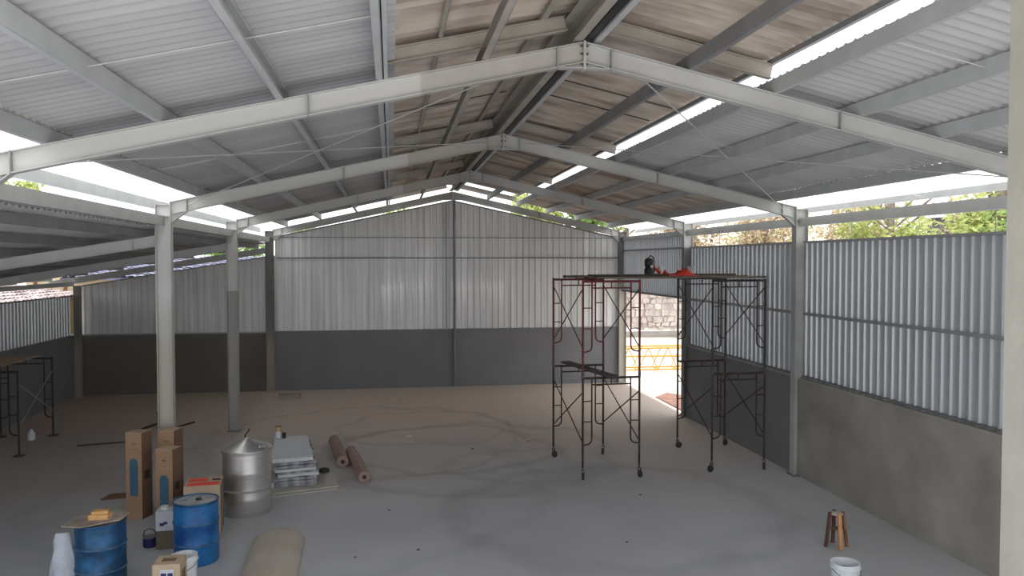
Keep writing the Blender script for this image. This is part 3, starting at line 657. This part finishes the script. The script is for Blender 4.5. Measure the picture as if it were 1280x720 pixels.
# small white and brown carton with tape roll
t = thing('small_carton', 'small carton, white printed upper half and brown below, left of the bright drum', 'carton', (-3.14, 11.75, 0))
build('box_body', MB().box(-3.26, -3.03, 11.62, 11.85, 0, .26), M['olive'], t)
build('box_top', MB().box(-3.26, -3.03, 11.62, 11.85, .26, .53), M['cartwhite'], t)['label'] = 'white printed upper half'
bsplit('dark_print', MB().box(-3.21, -3.15, 11.617, 11.62, .33, .37).box(-3.16, -3.11, 11.617, 11.62, .35, .385), M['inkblue'], t)
t.rotation_euler = (0, 0, .06)
ms(MB().lathe([(.025, 0), (.055, 0), (.055, .05), (.025, .05), (.025, 0)], (-3.16, 11.72, .532), 20), 'tape_roll', M['white'], (-3.16, 11.72, .532), 'white tape roll on top of the small white-topped carton', 'tape')
t = thing('paint_can', 'small navy can with grey lid and handle on the floor', 'can', (-3.38, 11.78, 0))
build('can_body', MB().lathe([(.085, 0), (.09, .01), (.09, .13)], (-3.38, 11.78, 0), 24), M['inkblue'], t)
build('lid', MB().lathe([(.09, .13), (.092, .145), (.08, .15)], (-3.38, 11.78, 0), 24), M['tin'], t)
build('handle', MB().tube([(-3.47, 11.78, .13), (-3.45, 11.78, .22), (-3.38, 11.78, .25), (-3.31, 11.78, .22), (-3.29, 11.78, .13)], .008, 6), M['black'], t)
# bucket and front carton
def bucket(x, y, h, r, label, rz=0):
    t = thing('bucket', label, 'bucket', (x, y, 0), 'white plastic buckets')
    build('bucket_body', MB().lathe([(0.001, .01), (r*.8, .01), (r*.8, 0), (r*.86, .01), (r, h-.06), (r+.012, h-.06), (r+.012, h-.05), (r+.003, h-.045), (r+.003, h), (r-.008, h), (r*.8, .02), (0.001, .018)], (x, y, 0), 32), M['white'], t)
    build('bail_handle', MB().tube([(x+(r+.012)*math.cos(a), y-(r+.012)*abs(math.sin(a))*1.0-.005, h-.06-.09*math.sin(a)) for a in [PI*i/8 for i in range(9)]], .004, 6), M['tin'], t)
    return t
bucket(-2.47, 9.95, .5, .15, 'white bucket behind the front carton, near the bright blue drum')
build('mortar', MB().lathe([(0.001, .33), (.12, .33)], (5.33, 8.72, 0), 24), M['board'], bucket(5.33, 8.72, .42, .165, 'white bucket on bare floor at the bottom right'))
t = thing('front_carton', 'pale brown carton with a white and navy label, nearest the camera', 'carton', (-2.54, 9.62, 0))
build('box_body', MB().box(-2.7, -2.4, 9.48, 9.78, 0, .56), M['card_t'], t)
build('label_print', MB().box(-2.62, -2.47, 9.4765, 9.4795, .2, .5), M['cartwhite'], t)['label'] = 'white label field'
bsplit('navy_print', MB().box(-2.61, -2.55, 9.474, 9.476, .38, .46).box(-2.535, -2.48, 9.474, 9.476, .38, .46).box(-2.61, -2.48, 9.474, 9.476, .26, .34), M['inkblue'], t)
build('top_print', MB().box(-2.63, -2.48, 9.58, 9.68, .561, .563), M['card_d'], t)
build('side_print', MB().box(-2.399, -2.397, 9.55, 9.7, .2, .45), M['card_d'], t)
# stainless tank
x, y = -2.3, 13.2
t = thing('steel_tank', 'shiny stainless steel tank with a conical lid', 'tank', (x, y, 0))
build('tank_body', MB().lathe([(.36, 0), (.372, .015), (.372, .25), (.375, .27), (.372, .29), (.372, .66), (.375, .68), (.372, .7), (.372, 1.03)], (x, y, 0), 48), M['steelb'], t)
build('lid', MB().lathe([(.39, .985), (.392, 1.0), (.392, 1.035), (.37, 1.05), (.05, 1.17), (.04, 1.19), (0.001, 1.195)], (x, y, 0), 48), M['steelb'], t)
build('clamp_band', MB().lathe([(.374, .385), (.388, .39), (.388, .415), (.374, .42)], (x, y, 0), 48), M['tin_l'], t)
build('lid_handle', MB().tube([(x-.02, y, 1.18), (x-.02, y, 1.24), (x+.03, y, 1.29), (x+.045, y, 1.34)], .012, 6), M['black'], t)
build('clamp_latch', MB().box(x+.37, x+.42, y-.06, y+.02, .38, .45), M['tin_l'], t)
build('hinge', MB().box(x+.22, x+.33, y-.24, y-.12, 1.075, 1.11), M['drumtop'], t)
# boards and stack of panels
def slab(poly, z0, z1, name, mt, label, cat='board', group=None):
    c = (sum(p[0] for p in poly)/len(poly), sum(p[1] for p in poly)/len(poly), z0)
    return ms(MB().prism(poly, z0, z1, 'z'), name, M[mt], c, label, cat, group)
slab([(-2.2, 13.85), (-.95, 14.25), (-1.55, 17.0), (-2.5, 16.75)], .001, .018, 'board', 'board', 'grey-beige board lying under the stack of panels, lower one')
slab([(-2.05, 14.02), (-.93, 14.34), (-1.42, 16.85), (-2.42, 16.6)], .02, .04, 'board', 'board', 'grey-beige board lying under the stack of panels, upper one')
rnd = random.Random(11); z = .042
lbls = ['bottom', 'second from the bottom', 'third from the bottom', 'fourth from the bottom', 'middle', 'fourth from the top', 'third from the top', 'second from the top', 'topmost']
for i in range(9):
    th = .04+rnd.uniform(0, .018); dx = rnd.uniform(-.035, .035); dy = rnd.uniform(-.03, .03)
    if i == 8: dx, dy, th = -.05, -.02, .055
    mb = MB(); a = .12
    base = [(-2.02+dx, 14.32+dy), (-1.33+dx, 14.47+dy), (-1.62+dx, 16.3+dy), (-2.25+dx, 16.2+dy)]
    nseg = 6; top = []; 
    # slightly wavy slab
    vs = []; 
    for zz in (0, 1):
        for u in range(nseg+1):
            for v in range(nseg+1):
                fu, fv = u/nseg, v/nseg
                x_ = (base[0][0]*(1-fu)+base[1][0]*fu)*(1-fv)+(base[3][0]*(1-fu)+base[2][0]*fu)*fv
                y_ = (base[0][1]*(1-fu)+base[1][1]*fu)*(1-fv)+(base[3][1]*(1-fu)+base[2][1]*fu)*fv
                edge = u in (0, nseg) or v in (0, nseg)
                vs.append((x_+(rnd.uniform(-.02, .02) if edge else 0), y_+(rnd.uniform(-.02, .02) if edge else 0), z+(th-.004)*zz+rnd.uniform(0, .008)*zz))
    k = (nseg+1)**2; W1 = nseg+1; fs = []
    for u in range(nseg):
        for v in range(nseg):
            q = (u*W1+v, (u+1)*W1+v, (u+1)*W1+v+1, u*W1+v+1); fs += [q[::-1], tuple(k+j for j in q)]
    for u in range(nseg):
        fs += [(u*W1, (u+1)*W1, k+(u+1)*W1, k+u*W1), (u*W1+nseg, k+u*W1+nseg, k+(u+1)*W1+nseg, (u+1)*W1+nseg), (u, k+u, k+u+1, u+1), (nseg*W1+u, nseg*W1+u+1, k+nseg*W1+u+1, k+nseg*W1+u)]
    mb.add(vs, fs)
    ms(mb, 'panel', M['panel'] if i in (3, 5, 8) else M['panel_d'], (base[0][0], base[0][1], z), ('pale' if i in (3, 5, 8) else 'dark-edged') + ' grey panel in the stack on the floor, ' + lbls[i], 'panel', 'stacked grey panels')
    z += th+.008
zt = z
t = thing('bottle', 'small white bottle with orange cap on the far left corner of the panel stack', 'bottle', (-2.2, 16.05, zt))
build('bottle_body', MB().lathe([(.05, 0), (.055, .01), (.055, .11), (.03, .14)], (-2.2, 16.05, zt), 16), M['white'], t)
build('bottle_cap', MB().lathe([(.035, .14), (.035, .22), (.02, .225)], (-2.2, 16.05, zt), 16), M['sponge'], t)
build('spout', MB().box(-2.25, -2.14, 16.03, 16.06, zt+.225, zt+.24), M['rust'], t)
ms(MB().lathe([(.035, 0), (.038, .1), (.02, .11)], (-2.09, 16.05, zt), 12), 'cup', M['black'], (-2.09, 16.05, zt), 'small dark cup beside the orange-capped bottle', 'cup')
ms(MB().lathe([(.06, 0), (.1, .02), (.1, .06), (.05, .08)], (-1.27, 15.3, .041), 14), 'tape_roll', M['rubber'], (-1.27, 15.3, .041), 'dark roll on the board right of the panel stack', 'tape')
ms(MB().box(-2.5, -2.36, 15.0, 15.1, 0, .05), 'offcut', M['rubber'], (-2.43, 15.05, 0), 'dark offcut on the floor between tank and panel stack', 'scrap')
# two brown rolls
for (p, q, r, lb) in (((-1.25, 17.7), (-.95, 15.75), .115, 'reddish-brown paper roll lying on the floor, left of the pair'), ((-.84, 16.7), (-.5, 14.6), .105, 'reddish-brown paper roll lying on the floor, right of the pair')):
    t = thing('paper_roll', lb, 'roll', (p[0], p[1], 0), 'brown rolls')
    P = Vector((p[0], p[1], r)); Q = Vector((q[0], q[1], r)); d = (Q-P).normalized(); P0 = P
    build('wrap', MB().tube([P, Q], r, 20), M['pipe'], t); build('core', MB().tube([Q-d*.01, Q+d*.006], r*.35, 14), M['inkdark'], t)
# big beige roll at the bottom
t = thing('sheet_roll', 'large pale beige rolled sheet lying on the floor at the bottom', 'roll', (-1.5, 11, 0))
P = Vector((-1.62, 12.0, 0)); Q = Vector((-1.5, 9.0, 0)); d = (Q-P).normalized(); sdv = Vector((d.y, -d.x, 0)); vs = []; fs = []; n = 18; L_ = [0, .04, .12, .3, .7, 1.2, 2, 3.05]
for s_ in L_:
    k = min(1, math.sqrt(1-(1-min(1, s_/.3))**2)+.0) if s_ < .3 else 1
    for a in range(n+1):
        th = PI*a/n; vs.append(P+d*s_+sdv*math.cos(th)*.36*max(k, .05)+Vector((0, 0, math.sin(th)*.17*max(k, .05)+.002)))
for i in range(len(L_)-1):
    for a in range(n): fs.append((i*(n+1)+a, i*(n+1)+a+1, (i+1)*(n+1)+a+1, (i+1)*(n+1)+a))
fs += [tuple(range(n+1)), tuple((len(L_)-1)*(n+1)+a for a in range(n+1))]+[(i*(n+1), (i+1)*(n+1), (i+1)*(n+1)+n, i*(n+1)+n) for i in range(len(L_)-1)]
build('sheet_body', MB().add(vs, fs, True), M['beige'], t)
build('seam', MB().bar(P+d*.35+Vector((0, 0, .175)), Q+Vector((0, 0, .175)), UP, .02, .006), M['beige'], t)
# stool
x, y = 6.15, 10.3
t = thing('stool', 'small wooden stool with four splayed legs and stretchers', 'stool', (x, y, 0))
lg = [(-.15, -.0, 'wood_d'), (-.02, -.16, 'wood_l'), (.15, -.03, 'wood'), (.04, .15, 'wood_d')]
for (dx, dy, mt) in lg: build('leg', MB().bar((x+dx, y+dy, 0.003), (x+dx*.6, y+dy*.6, .49), (dy, -dx, .01), .035, .045), M[mt], t)
build('stretcher', MB().bar((x-.12, y-.01, .27), (x+.12, y-.02, .27), UP, .025, .03), M['wood_d'], t)
build('stretcher', MB().bar((x-.015, y-.13, .24), (x+.03, y+.12, .24), UP, .025, .03), M['wood_l'], t)
build('seat', MB().lathe([(.085, .455), (.09, .462), (.09, .475), (.085, .48)], (x, y, 0), 20), M['board'], t)
# jug, stick, concrete block, bits
ms(MB().lathe([(.07, 0), (.08, .02), (.08, .15), (.03, .22), (.03, .25), (.02, .255)], (-8.02, 19.3, 0), 16), 'jug', M['white'], (-8.02, 19.3, 0), 'white plastic jug on the floor under the low scaffold', 'jug')
ms(MB().bar((-6.75, 18.4, .03), (-5.75, 18.7, .02), UP, .02, .025), 'wood_strip', M['rust'], (-6.75, 18.4, 0), 'thin dark strip of timber lying on the floor at left', 'strip')
ms(MB().box(-3.27, -2.66, 23.95, 24.2, 0, .12), 'concrete_block', M['plaster'], (-3, 24.05, 0), 'grey concrete block on the floor by the gable column', 'block')
ms(MB().bar((-5.95, 19.9, .02), (-5.72, 20.6, .03), UP, .05, .03), 'wood_scrap', M['rust'], (-5.9, 20, 0), 'dark scrap of timber slanting on the floor behind the cartons', 'scrap')
ms(MB().bar((-5.55, 20.2, 0.0), (-5.57, 20.2, .4), (1, 0, 0), .05, .05), 'iron_stub', M['inkdark'], (-5.55, 20.2, 0), 'short dark upright stub on the floor behind the tallest carton', 'post')
ms(MB().bar((-5.2, 20.0, .02), (-4.85, 20.7, .03), UP, .04, .03), 'wood_scrap', M['rust'], (-5, 20.2, 0), 'thin dark scrap on the floor left of the front column', 'scrap')
ms(MB().lathe([(.09, 0), (.1, .01), (.03, .3), (.015, .34)], (-5.1, 20.9, .0), 8) if False else MB().prism(rotpoly([(-.35, -.12), (.3, -.2), (.36, .12), (-.2, .2)], .3, (-4.55, 14.4)), 0.001, .015, 'z'), 'cardboard_sheet', M['card_d'], (-4.55, 14.4, 0), 'flat brown cardboard sheet on the floor left of the cartons', 'cardboard')
ms(MB().prism(rotpoly([(-.3, -.12), (.3, -.15), (.25, .12), (-.2, .15)], -.3, (-4.3, 13.6)), 0.001, .02, 'z'), 'board_offcut', M['board'], (-4.3, 13.6, 0), 'flat grey offcut on the floor in front of the cardboard sheet', 'board')
ms(MB().prism([(.32, 18.3), (.46, 18.26), (.44, 18.42), (.35, 18.42)], .001, .006, 'z'), 'paper_scrap', M['white'], (.4, 18.35, 0), 'tiny sunlit spot laid as a white patch on the open floor', 'paper')  # flat white patch standing in for a spot of sunlight
rnd = random.Random(4)
PB = ['near the far dado', 'in the middle foreground', 'left of the middle at the bottom', 'at the bottom right of centre', 'at the bottom left of centre', 'in front of the red scaffold tower', 'on open floor at the left', 'on open floor at the far left', 'under the red scaffold tower side', 'behind the tall cartons towards the dado', 'left of the red scaffold tower', 'between cartons and front column']
for pi_, (x, y) in enumerate(((.25, 23.2), (-.05, 12.9), (.35, 11.05), (3.3, 10.9), (-.5, 10.9), (4.2, 13.1), (-6.4, 13.4), (-6.1, 13.1), (1.7, 16.9), (-2.9, 22.0), (3.0, 17.4), (-3.2, 15.3))):
    r = rnd.uniform(.014, .024)
    ms(MB().lathe([(r*.7, 0), (r, r*.3), (r*.6, r*.7), (.001, r*.8)], (x, y, 0), 7, sx=1.6, sy=1), 'pebble', M['inkdark'], (x, y, 0), 'small dark pebble on the bare floor ' + PB[pi_], 'pebble', 'dark pebbles on the floor')
ms(MB().prism([(7.66, 20.2), (8.6, 20.0), (8.9, 22.3), (8.3, 23.3), (7.68, 22.6)], -.06, .0, 'z'), 'rubble_patch', M['brick'], (8.1, 21.4, -.06), 'flat reddish-brown rubble patch outside the side door', 'rubble')

# ------------------------------------------------------------------ outside
rt = thing('retaining_wall', 'pale rubble stone retaining wall outside the side door', 'wall', (11, 32, 0))
build('ledge', MB().box(5.5, 18, 31.7, 32.0, .92, 1.12), M['stone2'], rt)
build('wall_core', MB().box(5.5, 18, 31.96, 32.8, -.1, 4.2), M['stone'], rt)
rnd = random.Random(21); st = MB(); 
zc = 0
while zc < 4.1:
    hh = rnd.uniform(.16, .3); xc = 6.0+rnd.uniform(0, .3)
    while xc < 15:
        ww = rnd.uniform(.18, .45); b0 = 31.78 if zc < .85 else 31.86
        j = lambda a=.05: rnd.uniform(-a, a)
        q = [(xc+.02+j(), zc+.02+j()), (xc+ww/2+j(), zc+j()), (xc+ww-.02+j(), zc+.02+j()), (xc+ww-.02+j(), zc+hh-.02+j()), (xc+ww/2+j(), zc+hh+j(.03)), (xc+.02+j(), zc+hh-.02+j())]
        yy = b0+rnd.uniform(-.0, .1); n = 6; cx_ = sum(p[0] for p in q)/6; cz_ = sum(p[1] for p in q)/6
        vs = [(p[0], 32.02, p[1]) for p in q]+[(cx_+(p[0]-cx_)*.88, yy, cz_+(p[1]-cz_)*.88) for p in q]
        st.add(vs, [tuple(range(n, 2*n))]+[(i, (i+1) % n, n+(i+1) % n, n+i) for i in range(n)]); xc += ww
    zc += hh
build('rubble_stone', st, M['stone'], rt)['kind'] = 'stuff'
# yellow lattice crane section
t = thing('lattice_section', 'yellow steel lattice section lying outside the side door', 'crane part', (9.5, 29.5, 0))
ya, yb, z0, z1 = 28.2, 28.9, .03, .82; xa, xb = 6.6, 12.4
for y_, z_ in ((ya, z0), (yb, z0), (ya, z1), (yb, z1)): build('chord', MB().tube([(xa, y_, z_), (xb, y_, z_)], .03, 8), M['yellow'], t)
for i in range(8):
    x_ = xa+.1+i*.75
    for (a, b_) in (((x_, ya, z0), (x_+.375, ya, z1)), ((x_+.375, ya, z1), (x_+.75, ya, z0)), ((x_, yb, z0), (x_+.375, yb, z1))):
        if b_[0] <= xb: build('lattice_bar', MB().tube([a, b_], .016, 6), M['yellow'], t)
    build('lattice_bar', MB().tube([(x_, ya, z0), (x_, yb, z0)], .022, 6), M['yellow'], t)
build('lattice_rail', MB().tube([(xa, ya-.02, .55), (xb, ya-.02, .5)], .03, 6), M['yellow'], t)
# trees
def tree(x, y, h, cr, mt, label, leaves=1600, zc=None, seed=0, lean=0, leafs=.16, group='trees outside'):
    rnd = random.Random(seed+int(x*7+y*13)); z0 = hz(x, y)-.1
    t = thing('tree', label, 'tree', (x, y, z0), group)
    top = Vector((x+lean, y, z0+h*.8)); mb = MB().tube([(x, y, z0), (x+lean*.4, y+.05, z0+h*.4), tuple(top)], .09+h*.008, 8)
    for i in range(6):
        a = rnd.uniform(0, 2*PI); s0 = Vector((x+lean*.5, y, z0+h*rnd.uniform(.35, .65))); mb.tube([s0, s0+Vector((math.cos(a)*cr*.7, math.sin(a)*cr*.7, h*.22))], .04, 5)
    build('trunk', mb, M['bark'], t)
    f = MB(); cl_ = [(rnd.uniform(-1, 1)*cr*.65, rnd.uniform(-1, 1)*cr*.65, rnd.uniform(-.35, .4)*cr, rnd.uniform(.35, .6)*cr) for _ in range(12)]
    C0 = Vector((x+lean, y, z0+(zc or h-cr*.6)))
    vs = []; fs = []
    for i in range(leaves):
        c = rnd.choice(cl_); v = Vector((rnd.gauss(0, 1), rnd.gauss(0, 1), rnd.gauss(0, 1))).normalized()*c[3]*rnd.uniform(.5, 1.05)
        p = C0+Vector(c[:3])+v; a = Vector((rnd.gauss(0, 1), rnd.gauss(0, 1), rnd.gauss(0, 1))).normalized(); b_ = a.orthogonal().normalized(); s_ = leafs*rnd.uniform(.6, 1.3)
        n = len(vs); vs += [p-a*s_, p+b_*s_*.5, p+a*s_, p-b_*s_*.5]; fs.append((n, n+1, n+2, n+3))
    f.add(vs, fs)
    me = bpy.data.meshes.new('foliage'); me.from_pydata([tuple(Vector(v)-t.location) for v in f.v], [], f.f); me.materials.append(M[mt])
    o = bpy.data.objects.new('foliage', me); COL.objects.link(o); o.parent = t; o['kind'] = 'stuff'
    return t
tr_ = [(18.5, 27.5, 5.5, 2.0, 'leaf1', 0), (19.5, 23.5, 5.5, 1.8, 'leaf2', .2), (20.5, 31.5, 5, 2.2, 'leaf2', 0), (18.0, 21.0, 6.5, 1.9, 'leaf1', -.5), (22.6, 24.5, 4.5, 1.6, 'leaf1', .2), (16.5, 18.0, 6.5, 1.6, 'leaf3', .3),
       (22, 36, 5, 2.4, 'leaf2', 0), (28.5, 33, 4.5, 2.2, 'leaf1', 0), (17, 34.5, 5, 2.0, 'leaf2', 0), (14.5, 38, 4.2, 1.7, 'leaf2', 0), (19.5, 40, 5, 2.6, 'leaf1', 0)]
pos = ['yellow-green tree seen over the right siding, middle of the gap', 'dry pale tree over the near right siding', 'dry pale tree over the siding behind the right scaffold', 'leaning yellow-green tree over the near right siding', 'yellow-green tree high on the right slope',
       'green tree at the right end of the gap above the siding', 'dry pale tree far up the right slope', 'yellow-green tree far back on the right slope', 'dry pale tree above the retaining wall', 'small dry tree beyond the gable corner', 'wide yellow-green tree behind the gable corner']
for (x, y, h, cr, mt, ln), lb in zip(tr_, pos): tree(x, y, h, cr, mt, lb, 1900, seed=3, lean=ln, zc=4.9+.02*(y-20)-hz(x, y), leafs=.13)
for (x, y, h, cr, mt), lb in zip([(8.8, 37, 3.5, 1.4, 'leaf3'), (6.6, 36.5, 3.6, 1.2, 'leaf1'), (11.6, 38.5, 3.7, 1.6, 'leaf3'), (4.4, 39, 6.6, 1.3, 'leaf1'), (0.4, 41, 6.7, 1.4, 'leaf1'), (-3.6, 37, 5.6, 1.2, 'leaf1'), (-7.5, 40, 5.2, 1.5, 'leaf3')],
        ['bright green tree behind the right gable slope', 'yellow-green tree behind the right gable slope', 'green tree behind the gable corner', 'yellow-green tree just right of the gable peak', 'thin yellow-green tree left of the gable peak', 'yellow-green shrub tree behind the left gable corner', 'green tree behind the lean-to end']):
    tree(x, y, h, cr, mt, lb, 900, seed=9)
# left side trees over the lean-to
for (x, y, h, cr, mt), lb in zip([(-21, 32, 8.6, 1.8, 'leaf3'), (-18.5, 42, 8.2, 1.6, 'leaf1'), (-20, 37, 8.4, 1.5, 'leaf1')], ['green tree seen over the lean-to at the left edge', 'yellow-green tree over the far lean-to roof', 'yellow-green tree over the middle of the lean-to roof']):
    tree(x, y, h, cr, mt, lb, 1100, seed=5)
# shed roofs beyond the left wall
t = thing('shed', 'neighbouring shed with weathered tile roof beyond the left wall', 'shed', (-14, 20, 0))
build('shed_wall', MB().box(-17, -12.1, 8, 33, -.05, 2.6), M['house'], t)
def tile_roof(par, p00, ux, uy, nx_, ny_, mt, rr=.05, kind='roof_tiles'):
    """overlapping half-round tiles on a slope, joined"""
    p00 = Vector(p00); ux = Vector(ux); uy = Vector(uy); nrm = ux.cross(uy).normalized(); mb = MB(); rnd = random.Random(2)
    for i in range(nx_):
        for j in range(ny_):
            c = p00+ux*i+uy*j+nrm*rnd.uniform(0, .015); vs = []
            for e, lift in ((0, .03), (1.08, 0)):
                for k in range(5):
                    a = PI*k/4; vs.append(c+uy*e+ux*(.5-.48*math.cos(a))+nrm*(math.sin(a)*rr+lift))
            mb.add(vs, [(k, k+1, 5+k+1, 5+k) for k in range(4)])
    o = build('roof_tiles', mb, mt, par); o['kind'] = 'stuff'; return o
build('roof_deck', MB().prism([(-17.6, 3.55), (-11.7, 2.69), (-11.7, 2.63), (-17.6, 3.49)], 7.5, 33.5), M['tile'], t)
tile_roof(t, (-11.7, 7.5, 2.71), (0, .3, 0), (-.42, 0, .0613), 86, 14, M['tile'])
t = thing('house', 'cream block house with blue-grey tile roof beyond the lean-to end', 'house', (-10, 33, 0))
build('house_wall', MB().box(-11.3, -5.2, 31, 36, -.05, 3.35), M['house'], t)
build('roof_deck', MB().prism([(30.4, 3.42), (33.4, 4.16), (36.5, 3.42), (36.5, 3.36), (33.4, 4.1), (30.4, 3.36)], -11.6, -4.8, 'x'), M['tile_b'], t)
tile_roof(t, (-11.6, 30.4, 3.43), (.28, 0, 0), (0, .3, .074), 24, 10, M['tile_b'])
build('upper_wall', MB().box(-14.2, -11.35, 34, 36, -.05, 3.85), M['house'], t)
for i in range(3): build('timber_post', MB().box(-13.9+i*1.1, -13.8+i*1.1, 33.9, 34, 0, 3.8), M['wood'], t)
t = thing('hillside_house', 'small house with pale blue-grey roof among the trees on the right', 'house', (24, 30.4, 3.4))
zb = hz(24, 30.4)-.6
build('house_wall', MB().box(22.8, 25.2, 29.4, 31.4, zb, zb+1.7), M['tile_b'], t)
build('roof', MB().prism([(22.5, zb+1.65), (24, zb+2.35), (25.5, zb+1.65)], 29.1, 31.7), M['panel'], t)
